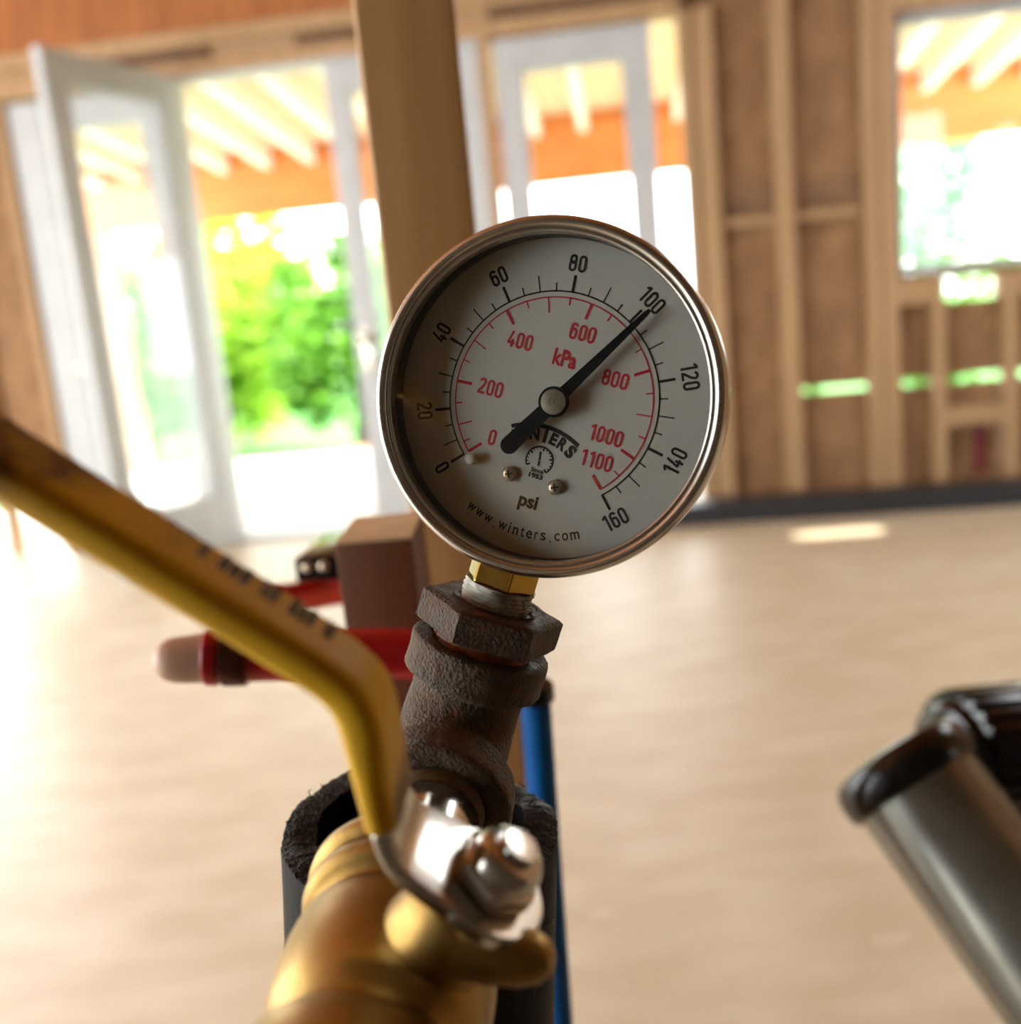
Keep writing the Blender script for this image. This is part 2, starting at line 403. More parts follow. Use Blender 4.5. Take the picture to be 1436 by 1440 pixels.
gr = MB().box(-40, 40, 3.0, 60, -.5, -.4).build('ground', M_['lawn'], None, smooth=False); gr.matrix_basis = WM; gr['kind'] = 'structure'
a = hit(300, 712, -.3); b_ = hit(560, 632, -.3)
lg = MB().sweep([a, a.lerp(b_, .33) + Vector((0, 0, .03)), a.lerp(b_, .66), b_], [.14, .15, .14, .12], 14).build('log', M_['log'], None)
tag(lg, 'brown log lying on the lawn seen through the open doorway', 'log')

def leaf_mesh(name, n, rx, ry, rz_, size, m, hole=0):
    mb = MB()
    c = [Vector((random.gauss(0, .45), random.gauss(0, .45), random.gauss(0, .45))) for _ in range(26)]
    for i in range(n):
        q = random.choice(c) + Vector((random.gauss(0, .2), random.gauss(0, .2), random.gauss(0, .2)))
        if q.length > 1.05: q = q.normalized() * random.uniform(.7, 1.05)
        p = Vector((q.x * rx, q.y * ry, q.z * rz_))
        e = Matrix.Rotation(random.uniform(0, 6.28), 3, 'Z') @ Matrix.Rotation(random.uniform(-1.2, 1.2), 3, 'X')
        s_ = size * random.uniform(.6, 1.3)
        mb.add([p + e @ Vector(v) for v in ((-.5 * s_, 0, 0), (0, -.28 * s_, .06 * s_), (.55 * s_, 0, 0), (0, .28 * s_, .06 * s_))], [(0, 1, 2, 3)])
    me = bpy.data.meshes.new(name); me.from_pydata(mb.v, [], mb.f); me.materials.append(m)
    return me
CR = dict(a=leaf_mesh('crown_a', 4200, 1.5, 1.1, 1.7, .22, M_['leaf_a']),
          b=leaf_mesh('crown_b', 4200, 1.4, 1.0, 1.6, .22, M_['leaf_b']),
          c=leaf_mesh('crown_c', 2000, 1.4, 1.0, 1.7, .2, M_['leaf_c']),
          d=leaf_mesh('crown_d', 1100, 1.5, 1.0, .8, .2, M_['leaf_b']))
def tree(name, label, x, y, zc, kind, sc=1, cat='tree', rot=0.0):
    base = WM @ Vector((x, y, -.4))
    t = thing(name, label, cat, Matrix.Translation(base))
    zc = zc + .4
    c = bpy.data.objects.new('crown', CR[kind]); COL.objects.link(c); c.parent = t; c['kind'] = 'stuff'
    c.matrix_basis = Matrix.Translation((0, 0, zc)) @ Matrix.Rotation(rot, 4, 'Z') @ Matrix.Scale(sc, 4)
    MB().sweep([(0, 0, 0), (.04, .02, zc * .4), (-.03, 0, zc * .8), (.02, 0, zc + .3)], [.1, .08, .06, .03], 10).build('trunk', M_['bark'], t)
tree('leafy_tree', 'light green tree seen through the left sidelight glass', -8.2, 9.5, 1.1, 'a', 1.05, rot=.3)
tree('leafy_tree', 'mid green tree at the left side of the open doorway', -4.65, 4.9, .75, 'b', .6, rot=1.3)
tree('leafy_tree', 'yellow green tree in the middle of the open doorway', -4.9, 7.4, .95, 'a', .85, rot=2.2)
tree('leafy_tree', 'bright green tree at the right side of the open doorway', -2.85, 6.0, .85, 'b', .68, rot=.7)
tree('leafy_tree', 'tall pale green tree far behind the doorway trees', -6.6, 14.2, 1.1, 'a', 1.5, rot=4.0)
tree('leafy_tree', 'sparse pale tree seen through the right-hand window', 3.05, 6.7, 1.45, 'c', .82, rot=1.1)
tree('leafy_shrub', 'green shrub seen through the slot under the right-hand window', 2.6, 4.55, .55, 'd', .75, 'shrub', .2)
tree('leafy_shrub', 'green shrub seen through the gap low in the stud wall', .95, 4.9, -.05, 'd', .6, 'shrub', 1.9)
CR['d2'] = CR['d']

# ================================================================== POST AND SHORT STUD
PM = frame(P(598, 300, .40), Vector((0, 0, 1)), Vector((1, .03, 0)))
PM.translation.z = 0
t = thing('wooden_post', 'pale upright lumber post standing behind the gauge', 'post', PM)
MB().box(-.0195, .0195, 0, .089, 0, 2.7).build('timber', M_['post'], t, bevel=.003, bseg=3)
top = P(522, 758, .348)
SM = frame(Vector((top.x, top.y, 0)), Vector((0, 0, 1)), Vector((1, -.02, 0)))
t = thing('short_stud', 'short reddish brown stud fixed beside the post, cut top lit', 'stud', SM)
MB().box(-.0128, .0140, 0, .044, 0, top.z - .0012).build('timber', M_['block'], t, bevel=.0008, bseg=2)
o = MB().box(-.0124, .0136, .0004, .0436, top.z - .0012, top.z).build('cut_end', M_['endgrain_lit'], t, smooth=False); o['label'] = 'pale cut end'  # end grain made paler, with the light on the top painted in

# ================================================================== PRESSURE GAUGE
mm = .001
R3 = Matrix(((0.92753767, 0.25604308, -0.2722422), (-0.28580057, 0.95533037, -0.07524574), (0.24081509, 0.14760023, 0.95928216)))
GM = (CAM_R @ R3).to_4x4(); GM.translation = CAM_M @ Vector((0.00803098, 0.02171052, -0.19639977))
g = thing('pressure_gauge', 'round steel pressure gauge with white dial reading 100 psi', 'pressure gauge', GM)
def lm(prof): return [(r * mm, h * mm) for r, h in prof]
# case
MB().lathe(lm([(10, -15), (24, -15), (29, -14), (31.2, -12), (32, -9), (32, 3)]), 96, capb=False).build('case', M_['steel'], g)
MB().lathe(lm([(31.9, 5), (31.0, 4.9), (30.9, 1.0), (30.9, -.2)]), 96, capa=False, capb=False).build('case_lining', M_['inner'], g)
# bezel ring, rolled
MB().lathe(lm([(32, -1.5), (33.2, -1.5), (33.8, -.8), (34, .2), (34, 5.6), (33.85, 6.8), (33.3, 7.7), (32.6, 8.05), (32.0, 7.8), (31.7, 7.2), (31.55, 7.0), (31.3, 7.15), (31.0, 7.1), (30.75, 6.7), (30.7, 5.0), (30.75, 4.6)]), 128, capa=False, capb=False).build('bezel', M_['steel'], g, angle=50)
MB().lathe(lm([(30.8, 5.0), (30.8, 5.1)]), 96).build('gasket_rim', M_['inner'], g) if False else None
MB().lathe(lm([(30.8, 4.9), (30.8, 6.0)]), 96).build('lens', M_['glass'], g)
dial = MB().lathe(lm([(31.0, -.6), (31.0, 0)]), 128).build('dial', M_['dial'], g)
# ---- scales
STEP = 0.03060172
def pos(psi): return 5 + psi * .5 if psi < 10 else psi
def th(psi): return (pos(psi) - 82.5) * STEP
ZP = .06
def arc(mb, r, w_, a0, a1, n=120, z=ZP, cx=0, cy=0):
    vs = []; fs = []
    for i in range(n + 1):
        a = a0 + (a1 - a0) * i / n
        for rr in (r - w_ / 2, r + w_ / 2): vs.append(((cx + rr * sin(a)) * mm, (cy + rr * cos(a)) * mm, z * mm))
    for i in range(n): fs.append((2 * i, 2 * i + 2, 2 * i + 3, 2 * i + 1))
    mb.add(vs, fs)
def tick(mb, a, r0, r1, w_, z=ZP, cx=0, cy=0):
    d = Vector((sin(a), cos(a), 0)); e = Vector((cos(a), -sin(a), 0)); c = Vector((cx, cy, 0)); zz = Vector((0, 0, z))
    mb.add([(c + d * r0 - e * w_ / 2 + zz) * mm, (c + d * r0 + e * w_ / 2 + zz) * mm, (c + d * r1 + e * w_ / 2 + zz) * mm, (c + d * r1 - e * w_ / 2 + zz) * mm], [(0, 1, 2, 3)])
RB, RR = 20.85, 19.7
mb = MB(); arc(mb, RB, .3, th(0) - .008, th(160) + .008)
for p in range(0, 161, 5):
    if p == 5: continue
    if p % 20 == 0: tick(mb, th(p), RB, RB + 3.2, .54)
    elif p % 10 == 0: tick(mb, th(p), RB, RB + 3.1, .26)
    else: tick(mb, th(p), RB, RB + 1.6, .27)
mb.build('psi_scale', M_['black_print'], dial, smooth=False)
mb = MB(); arc(mb, RR, .26, th(0) - .006, th(1100 / 6.895) + .006)
for k in range(0, 1101, 50):
    a = th(k / 6.895)
    if k % 200 == 0 or k == 1100: tick(mb, a, RR, RR - 3.1, .58)
    elif k % 100 == 0: tick(mb, a, RR, RR - 3.0, .26)
    else: tick(mb, a, RR, RR - 1.4, .26)
mb.build('kpa_scale', M_['red_print'], dial, smooth=False)
DG = bpy.context
def glyphs(body, bold=.0, shear=0.0, spacing=1.0):
    cu = bpy.data.curves.new('t', 'FONT'); cu.body = body; cu.size = 1; cu.offset = bold; cu.shear = shear; cu.resolution_u = 4
    cu.space_character = spacing; cu.fill_mode = 'FRONT'
    ob = bpy.data.objects.new('t', cu); COL.objects.link(ob)
    dg = bpy.context.evaluated_depsgraph_get()
    me = bpy.data.meshes.new_from_object(ob.evaluated_get(dg))
    vs = [v.co.copy() for v in me.vertices]; fs = [tuple(p.vertices) for p in me.polygons]
    bpy.data.objects.remove(ob); bpy.data.curves.remove(cu); bpy.data.meshes.remove(me)
    return vs, fs
def stroke(path, t, closed=False):
    """flat band of width t along a 2D path"""
    n = len(path); L_ = []; R_ = []
    for i, p in enumerate(path):
        a = path[(i - 1) % n] if closed or i > 0 else p; c = path[(i + 1) % n] if closed or i < n - 1 else p
        d0 = Vector((p[0] - a[0], p[1] - a[1])); d1_ = Vector((c[0] - p[0], c[1] - p[1]))
        if d0.length < 1e-9: d0 = d1_
        if d1_.length < 1e-9: d1_ = d0
        d0.normalize(); d1_.normalize(); m = d0 + d1_; m.normalize(); k = max(.45, m.dot(d1_))
        nn = Vector((-m.y, m.x)) * (t / 2 / k); L_.append((p[0] + nn.x, p[1] + nn.y)); R_.append((p[0] - nn.x, p[1] - nn.y))
    vs = []; fs = []
    for a, b in zip(L_, R_): vs += [a, b]
    for i in range(n if closed else n - 1):
        j = (i + 1) % n; fs.append((2 * i, 2 * i + 1, 2 * j + 1, 2 * j))
    return vs, fs
def ell(cx, cy, rx, ry, a0, a1, n=10): return [(cx + rx * cos(radians(a0 + (a1 - a0) * i / n)), cy + ry * sin(radians(a0 + (a1 - a0) * i / n))) for i in range(n + 1)]
DT = .15; DW = .48
def digit(ch):
    t = DT; r_ = (DW - t) / 2; cx = DW / 2; lo = t / 2 + r_; hi = 1 - t / 2 - r_
    if ch == '0': return [stroke(ell(cx, hi, r_, r_, 0, 180) + ell(cx, lo, r_, r_, 180, 360), t, True)]
    if ch == '1': return [stroke([(.30, 0), (.30, 1)], t), stroke([(.27, .95), (.08, .79)], t * .9)]
    if ch == '2': return [stroke(ell(cx, hi, r_, r_, 175, -25) + [(.33, .52), (.12, .22), (t / 2 + .01, t / 2)], t), stroke([(0, t / 2), (DW, t / 2)], t)]
    if ch == '4': return [stroke([(.28, 1), (.08, .30)], t * .95), stroke([(.02, .27), (DW, .27)], t), stroke([(.33, .5), (.33, 0)], t)]
    if ch == '6': return [stroke(ell(cx, .62 - r_, r_, r_, 0, 180) + ell(cx, lo, r_, r_, 180, 360), t, True), stroke([(cx - r_, .4)] + ell(cx, hi, r_, r_, 180, 15), t)]
    if ch == '8': return [stroke(ell(cx, .56 - r_ * .8, r_, r_ * .8, 0, 180) + ell(cx, lo, r_, r_, 180, 360), t, True), stroke(ell(cx, hi, r_ * .92, r_, 0, 180) + ell(cx, .50 + r_ * .8, r_ * .92, r_ * .8, 180, 360), t, True)]
def number(mb, body, cx, cy, h, rot=0, adv=.57, z=ZP):
    tot = 0; w_ = [.50 if c == '1' else adv for c in body]; x = -(sum(w_) - .09) / 2; c_, s_ = cos(rot), sin(rot)
    for ch, ww in zip(body, w_):
        for k, (vs, fs) in enumerate(digit(ch)):
            out = []
            for px_, py_ in vs:
                X = (x + px_) * h; Y = (py_ - .5) * h
                out.append(((cx + X * c_ - Y * s_) * mm, (cy + X * s_ + Y * c_) * mm, (z + .004 * k) * mm))
            mb.add(out, fs)
        x += ww
def text(mb, body, cx, cy, h, wd, rot=0, bold=.02, shear=0.0, z=ZP, spacing=1.0):
    vs, fs = glyphs(body, bold, shear, spacing)
    x0 = min(v.x for v in vs); x1 = max(v.x for v in vs); y0 = min(v.y for v in vs); y1 = max(v.y for v in vs)
    sy_ = h / (y1 - y0); sx_ = wd / (x1 - x0) if wd else sy_
    c, s_ = cos(rot), sin(rot); out = []
    for v in vs:
        x = (v.x - (x0 + x1) / 2) * sx_; y = (v.y - (y0 + y1) / 2) * sy_
        out.append(((cx + x * c - y * s_) * mm, (cy + x * s_ + y * c) * mm, z * mm))
    mb.add(out, fs)
for p in range(0, 161, 20):
    a = th(p); r = 26.3 if p not in (0, 160) else 26.2
    if p == 120: r = 26.8
    if p == 100: r = 26.6
    if p == 140: r = 26.6
    rot = -a if abs(a) < radians(91) else -a + pi
    mb = MB(); s_ = str(p); wds = {1: 1.55, 2: 3.35, 3: 4.6}[len(s_)]
    number(mb, s_, r * sin(a), r * cos(a), 3.25, rot)
    mb.build('numeral', M_['black_print'], dial, smooth=False)
for s_, x, y, wd in (('0', -9.7, -10.2, 1.6), ('200', -12.6, -.9, 5.0), ('400', -9.2, 9.4, 5.2), ('600', 2.45, 13.8, 5.2), ('800', 10.95, 6.95, 5.1), ('1000', 12.1, -3.8, 6.2), ('1100', 11.6, -8.9, 5.7)):
    mb = MB(); number(mb, s_, x, y, 3.15); mb.build('numeral', M_['red_print'], dial, smooth=False)
mb = MB(); text(mb, 'kPa', .4, 8.3, 3.3, 4.7, 0, .03); mb.build('unit_lettering', M_['red_print'], dial, smooth=False)
mb = MB(); text(mb, 'psi', .75, -20.7, 3.5, 3.9, 0, .035); mb.build('unit_lettering', M_['black_print'], dial, smooth=False)
# web address along the lower rim
mb = MB(); url = 'www.winters.com'
wid = {'w': 1.5, '.': .75, 'i': .55, 'n': 1.15, 't': .7, 'e': 1.15, 'r': .75, 's': 1.05, 'c': 1.05, 'o': 1.15, 'm': 1.7}
gw = {'w': 1.35, '.': .3, 'i': .25, 'n': .85, 't': .6, 'e': .95, 'r': .55, 's': .85, 'c': .85, 'o': .98, 'm': 1.4}
gh = {'w': 1.4, '.': .3, 'i': 1.95, 'n': 1.4, 't': 1.8, 'e': 1.4, 'r': 1.4, 's': 1.4, 'c': 1.4, 'o': 1.4, 'm': 1.4}
gap = .42; tot = sum(wid[c] + gap for c in url); r = 26.7
a_ = pi + radians(25.0); per = radians(52.5) / tot
acc = 0
for ch in url:
    acc += (wid[ch] + gap) / 2
    a = pi + radians(24.6) - acc * per
    rr = r - (gh[ch] - 1.4) / 2 + (.38 if ch == '.' else 0)
    text(mb, ch, rr * sin(a), rr * cos(a), gh[ch] * 1.12, gw[ch] * 1.28, -a + pi, .012)
    acc += (wid[ch] + gap) / 2
mb.build('web_lettering', M_['black_print'], dial, smooth=False)
# maker's name with arched bar, small gauge emblem and date
mb = MB(); LX, LY = .3, -19.8
arc(mb, 14.5, .8, radians(-28), radians(29.5), 40, cx=LX, cy=LY)
for ch, ang_, wd, h in (('W', -23.2, 2.7, 2.1), ('I', -16, .7, 2.4), ('N', -8.5, 2.0, 2.4), ('E', 9.6, 1.5, 2.45), ('R', 18.6, 1.8, 2.5), ('S', 28.2, 1.75, 2.7)):
    a = radians(ang_); rr = 12.75 - (.1 if ch == 'S' else 0)
    text(mb, ch, LX + rr * sin(a), LY + rr * cos(a), h, wd, -a, .055)
tick(mb, radians(1.6), 11.4, 14.4, .72, cx=LX, cy=LY)
mb.build('name_lettering', M_['black_print'], dial, smooth=False)
mb = MB(); EX, EY = .75, -11.95
arc(mb, 2.72, .32, radians(-122), radians(136), 60, cx=EX, cy=EY)
for i in range(17):
    a = radians(-122 + i * 258 / 16); tick(mb, a, 2.72, 2.72 - (.75 if i % 4 == 0 else .45),   .26 if i % 4 else .36, cx=EX, cy=EY)
tick(mb, radians(-6), .15, 1.75, .44, cx=EX, cy=EY); tick(mb, radians(174), .15, 1.1, .5, cx=EX, cy=EY); arc(mb, .2, .18, 0, 2 * pi, 16, cx=EX, cy=EY)
text(mb, 'Since', .85, -13.95, .9, 2.6, 0, .02); text(mb, '1953', .85, -15.1, 1.0, 2.9, 0, .05)
mb.build('emblem', M_['black_print'], dial, smooth=False)
# pointer
HX, HY, HZ = .95, -.2, 2.0
tip = Vector((14.05, 20.95)); hub = Vector((HX, HY)); dv = (tip - hub).normalized(); ev = Vector((dv.y, -dv.x)); ln = (tip - hub).length
out = []
for s_, w2 in ((0, 1.35), (2.0, 1.22), (ln * .6, .82), (ln - 1.2, .52), (ln, .30)): out.append(hub + dv * s_ + ev * w2)
for s_, w2 in ((ln, .30), (ln - 1.2, .52), (ln * .6, .82), (2.0, 1.22), (0, 1.35)): out.append(hub + dv * s_ - ev * w2)
TL = 12.2
out.append(hub - dv * 2 - ev * 1.45)
for i in range(13):
    a = pi * i / 12; out.append(hub - dv * (TL + 1.75 * sin(a)) - ev * 1.75 * cos(a))
out.append(hub - dv * 2 + ev * 1.45)
n = len(out)
mb = MB().add([(p.x * mm, p.y * mm, (HZ - .35) * mm) for p in out] + [(p.x * mm, p.y * mm, HZ * mm) for p in out],
              [tuple(range(n - 1, -1, -1)), tuple(range(n, 2 * n))] + [(i, (i + 1) % n, n + (i + 1) % n, n + i) for i in range(n)])
# orientation independent of winding
ptr = mb.build('pointer', M_['pointer'], g, smooth=False)
HMt = Matrix.Translation((HX * mm, HY * mm, 0))
MB().lathe(lm([(1.2, .1), (1.2, 1.6), (2.95, 1.6), (3.0, 2.3), (2.9, 2.75), (2.55, 2.8), (2.45, 2.6)]), 48, HMt).build('hub_ring', M_['pointer'], ptr)
MB().lathe(lm([(2.45, 2.5), (2.42, 2.75), (1.6, 2.95), (.8, 3.0), (.6, 2.85), (.35, 2.85), (.3, 3.15), (.1, 3.2)]), 40, HMt).build('hub_cap', M_['hub'], ptr)
# dial screws with cross recesses, and the stop pin
for x, y in ((-4.3, -16.1), (5.3, -16.1)):
    T = Matrix.Translation((x * mm, y * mm, 0))
    s_ = MB().lathe(lm([(1.55, .0), (1.55, .35), (1.4, .75), (1.0, 1.05), (.4, 1.15), (.05, 1.16)]), 32, T).build('dial_screw', M_['screw'], g)
    c = MB()
    for rt in (.4, .4 + pi / 2):
        c.box(-.78 * mm, .78 * mm, -.17 * mm, .17 * mm, .7 * mm, 1.2 * mm, T @ Matrix.Rotation(rt, 4, 'Z'))
    c.build('cross_recess', M_['inner'], s_, smooth=False)
MB().lathe(lm([(1.15, 0), (1.15, 1.6), (.9, 2.0), (.4, 2.2), (.05, 2.2)]), 28, Matrix.Translation((-12.5 * mm, -15.4 * mm, 0))).build('stop_pin', M_['dial'], g)

# ---- stem below the case
T0 = P(709, 805, .2015); T1 = P(672, 925, .2045)
sdn = (T1 - T0).normalized()
XH = C2W(1, 0, 0)
FS = frame(T0, sdn, XH)                       # z runs down the stem, x to the right
GI = GM.inverted()
gl = GI @ FS
def hexprof(af, hs, rot, ch=.6):
    """hexagonal prism with chamfered ends: list of rings"""
    vs = []; R_ = af / sqrt(3)
    return R_
def hexprism(mb, af, h0, h1, rot, M, ch=.7, nside=6):
    R_ = af / 2 / cos(pi / nside); rings = [(R_ - ch, h0), (R_, h0 + ch * .6), (R_, h1 - ch * .6), (R_ - ch, h1)]
    vs = []; fs = []
    for r, h in rings:
        for k in range(nside):
            a = rot + 2 * pi * k / nside; vs.append((r * cos(a) * mm, r * sin(a) * mm, h * mm))
    for i in range(3):
        for k in range(nside):
            k2 = (k + 1) % nside; fs.append((i * nside + k, i * nside + k2, (i + 1) * nside + k2, (i + 1) * nside + k))
    fs.append(tuple(range(nside - 1, -1, -1))); fs.append(tuple(3 * nside + k for k in range(nside)))
    mb.add(vs, fs, M)
mb = MB(); hexprism(mb, 12.6, -3.4, 2.6, .35, gl, .5); sk = mb.build('connection_hex', M_['brass_bright'], g, smooth=False, bevel=.0004)
prof = []
for i in range(40):
    h = 2.4 + i * .28; prof.append((6.95 - .045 * (i * .28) + (.22 if i % 3 == 0 else -.05 if i % 3 == 1 else .1), h))
MB().lathe(lm(prof), 48, gl, rfun=lambda a, h: 1 + .025 * sin(3 * a + h * 900) + .015 * sin(11 * a + h * 2500)).build('tape_wrapped_thread', M_['tape'], g, angle=60)
mb = MB()
for i in range(7):
    a0 = random.uniform(-.3, 1.2) ; h = random.uniform(4, 8); L_ = random.uniform(.6, 1.4)
    pts = [gl @ Vector((6.9 * cos(a0 + q * L_ / 4) * mm, 6.9 * sin(a0 + q * L_ / 4) * mm, (h + q * random.uniform(-.5, .5)) * mm)) for q in range(5)]
    mb.sweep(pts, [.00022] * 5, 6)
for i in range(3):
    a0 = random.uniform(-.2, .5); h = random.uniform(4, 7)
    pts = [gl @ Vector(((7 + q * .45) * cos(a0 + .1 * q) * mm, (7 + q * .45) * sin(a0 + .1 * q) * mm, (h - q * .35 * random.random()) * mm)) for q in range(5)]
    mb.sweep(pts, [.00018] * 5, 6)
mb.build('tape_strand', M_['tape'], g)

# ================================================================== HEX BUSHING
t = thing('hex_bushing', 'rusty dark iron hex bushing between the gauge stem and elbow', 'pipe fitting', FS)
mb = MB(); hexprism(mb, 25.2, 6.6, 13.4, radians(56), None, 1.0)
def subdiv(mb, cuts):
    me = bpy.data.meshes.new('x'); me.from_pydata(mb.v, [], mb.f); bm = bmesh.new(); bm.from_mesh(me)
    bmesh.ops.triangulate(bm, faces=[f for f in bm.faces if len(f.verts) > 4])
    bmesh.ops.subdivide_edges(bm, edges=bm.edges[:], cuts=cuts, use_grid_fill=True)
    r = MB(); bm.verts.index_update(); r.v = [tuple(v.co) for v in bm.verts]; r.f = [tuple(v.index for v in f.verts) for f in bm.faces]
    bm.free(); bpy.data.meshes.remove(me); return r
def rough(mb, amp, sc):
    r = MB(); r.f = mb.f
    for v in mb.v:
        p = Vector(v); q = p * sc
        r.v.append(tuple(p + Vector((mnoise.noise(q), mnoise.noise(q + Vector((31, 0, 0))), mnoise.noise(q + Vector((0, 57, 0))))) * amp))
    return r
rough(subdiv(mb, 6), .00022, 420).build('hex_head', M_['iron_rust'], t, angle=40)
MB().lathe(lm([(7.4, 6.4), (8.6, 6.3), (8.6, 6.9)]), 40, capa=False, capb=False).build('threaded_rim', M_['iron_rust'], t)
prof = [(9.9 + (.3 if i % 2 else 0), 13.2 + i * .5) for i in range(14)]
MB().lathe(lm(prof), 56, rfun=lambda a, h: 1 + .012 * sin(7 * a + h * 3000)).build('sealed_thread', M_['sealant'], t, angle=60)

# ================================================================== ELBOW
CE = T0 + sdn * .0365
BV = P(540, 1402, .150)
AX = (BV - CE).normalized()                    # branch axis, towards the camera
PORT = CE + AX * .0225
t = thing('pipe_elbow', 'dark cast iron elbow with raised rims under the bushing', 'pipe fitting', Matrix.Translation(CE))
top_ = -sdn
pts = []; rad = []
def leg(dirv, rows):
    return [(dirv * (s_ * mm), r * mm) for s_, r in rows]
ins = leg(top_, [(16.5, 9.6), (20.6, 9.8), (21.0, 10.4), (21.2, 13.2), (20.9, 13.9), (20.3, 14.15), (14.0, 14.1), (13.5, 13.7), (13.1, 12.3), (12.2, 11.5)])
mid = []
for i in range(1, 12):
    q = i / 12
    p = top_ * (11.5 * mm) * (1 - q) ** 2 + Vector((0, 0, 0)) * 2 * q * (1 - q) + AX * (11.0 * mm) * q ** 2
    mid.append((p, (11.3 + .3 * sin(pi * q)) * mm))
outs = leg(AX, [(13.6, 11.2), (14.3, 11.5), (14.5, 13.9), (15.0, 14.5), (15.6, 14.6), (21.4, 14.5), (22.1, 14.1), (22.4, 13.4), (22.3, 10.6), (22.0, 9.9), (18, 9.5)])
allp = ins + mid + outs
mb = MB()
# rings with explicit direction so that flat faces stay square to their leg
def ringsweep(mb, rows, seg=72):
    vs = []; fs = []; x = None
    for p, r, tdir in rows:
        x = (XH if x is None else x); x = (x - tdir * x.dot(tdir)).normalized(); y = tdir.cross(x)
        for k in range(seg):
            q = 2 * pi * k / seg; vs.append(p + (x * cos(q) + y * sin(q)) * r)
    n = len(rows)
    for i in range(n - 1):
        for k in range(seg):
            k2 = (k + 1) % seg; fs.append((i * seg + k, i * seg + k2, (i + 1) * seg + k2, (i + 1) * seg + k))
    mb.add(vs, fs)
rows = [(p, r, sdn) for p, r in ins]
for i, (p, r) in enumerate(mid):
    a = (mid[i - 1][0] if i else ins[-1][0]); b2 = (mid[i + 1][0] if i < len(mid) - 1 else outs[0][0]); rows.append((p, r, (b2 - a).normalized()))
rows += [(p, r, AX) for p, r in outs]
# refine rows for surface roughness
fine = []
for i in range(len(rows) - 1):
    p0, r0, t0 = rows[i]; p1, r1, t1_ = rows[i + 1]
    d_ = max((p1 - p0).length, abs(r1 - r0)); k = max(1, int(d_ / .0009))
    for j in range(k):
        q = j / k; fine.append((p0.lerp(p1, q), r0 + (r1 - r0) * q, t0.lerp(t1_, q).normalized()))
fine.append(rows[-1])
ringsweep(mb, fine, 120)
mb = rough(mb, .0002, 350); mb = rough(mb, .00014, 1600)
mb.build('elbow_body', M_['iron'], t, angle=60)

# ================================================================== NIPPLE
NF = frame(PORT, AX, XH)
t = thing('pipe_nipple', 'shiny chrome nipple running from the elbow to the brass valve', 'pipe nipple', NF)
MB().lathe(lm([(9.0, -.5), (9.0, 20)]), 64).build('tube', M_['chrome'], t)
prof = []
for i in range(16):
    h = -3.2 + i * .34; prof.append((9.35 - .02 * i + (.0 if i % 2 else .42), h))
MB().lathe(lm(prof + [(9.0, 2.4)]), 64).build('thread', M_['thread'], t, angle=20)

# ================================================================== BALL VALVE
NUT = P(692, 1235, .139)
sB = (NUT - CE).dot(AX); BB = CE + AX * sB
NN = (NUT - BB).normalized(); HN = (NUT - BB).length / mm
LL = -(NN.cross(AX)).normalized()
VM = Matrix((LL, AX, NN)).transposed().to_4x4()
VM.translation = BB                            # x along the lever, y along the pipe towards the camera, z along the stem
v = thing('ball_valve', 'brass ball valve with long yellow handle in the foreground', 'ball valve', VM)
AXL = Matrix(((1, 0, 0, 0), (0, 0, 1, 0), (0, -1, 0, 0), (0, 0, 0, 1)))   # lathe axis -> +y
b = MB()
prof = [(9.5, -22), (15.2, -22), (16.6, -21.2), (17.2, -20), (17.2, -18.4), (16.4, -17.6), (15.9, -17.2), (15.9, -15.8), (16.6, -15.2), (16.8, -13.8), (16.4, -12.6), (15.4, -11.8), (14.4, -11.2), (14.1, -10.6)]
for i in range(13):
    q = -1 + i / 6; prof.append((14.1 + 2.4 * sqrt(max(0, 1 - q * q)), q * 10))
prof += [(14.0, 11), (13.8, 12.4), (14.6, 13.4), (16.8, 14.4), (17.4, 15.6), (17.4, 27), (16.4, 28.5), (14.6, 29), (11, 29)]
b.lathe(lm(prof), 72, AXL)
# stem boss with flange and stop lug, all one casting
b.lathe(lm([(9.2, 8), (8.4, 14), (7.9, 18), (7.6, HN - 5.6), (7.2, HN - 5.0), (3, HN - 5.0)]), 48)
b.build('body', M_['brass_cast'], v, angle=50)
MB().sweep([Vector(p) * mm for p in ((-1, 4.5, HN - 8), (-5, 5.2, HN - 5.8), (-8, 5.8, HN - 3.8), (-9.8, 6, HN - 2.2), (-11, 6, HN - 1.0), (-11.5, 6, HN - .5))], [x * mm for x in (5.0, 4.5, 4.0, 3.4, 2.3, .6)], 20).build('stop_lug', M_['brass_cast'], v)
MB().lathe(lm([(5.5, HN - 5), (5.5, HN - 2.6)]), 32).build('packing_nut', M_['brass'], v)
# nut and stud on top of the lever plate
hx = MB(); hexprism(hx, 11.2, HN - .6, HN + 3.4, .5, None, .9); nut = hx.build('stem_nut', M_['plate'], v, bevel=.0008, bseg=3, smooth=True, angle=40)
MB().lathe(lm([(5.2, HN + 2.8), (5.1, HN + 4.6), (4.6, HN + 5.7), (3.7, HN + 6.2), (2.6, HN + 6.3)]), 40).build('nut_dome', M_['plate'], nut, angle=60)
MB().lathe(lm([(2.9, HN + 5.6), (2.9, HN + 7.2), (2.6, HN + 7.6), (1.5, HN + 7.7), (.1, HN + 7.7)]), 36).build('stem_end', M_['plate'], nut)
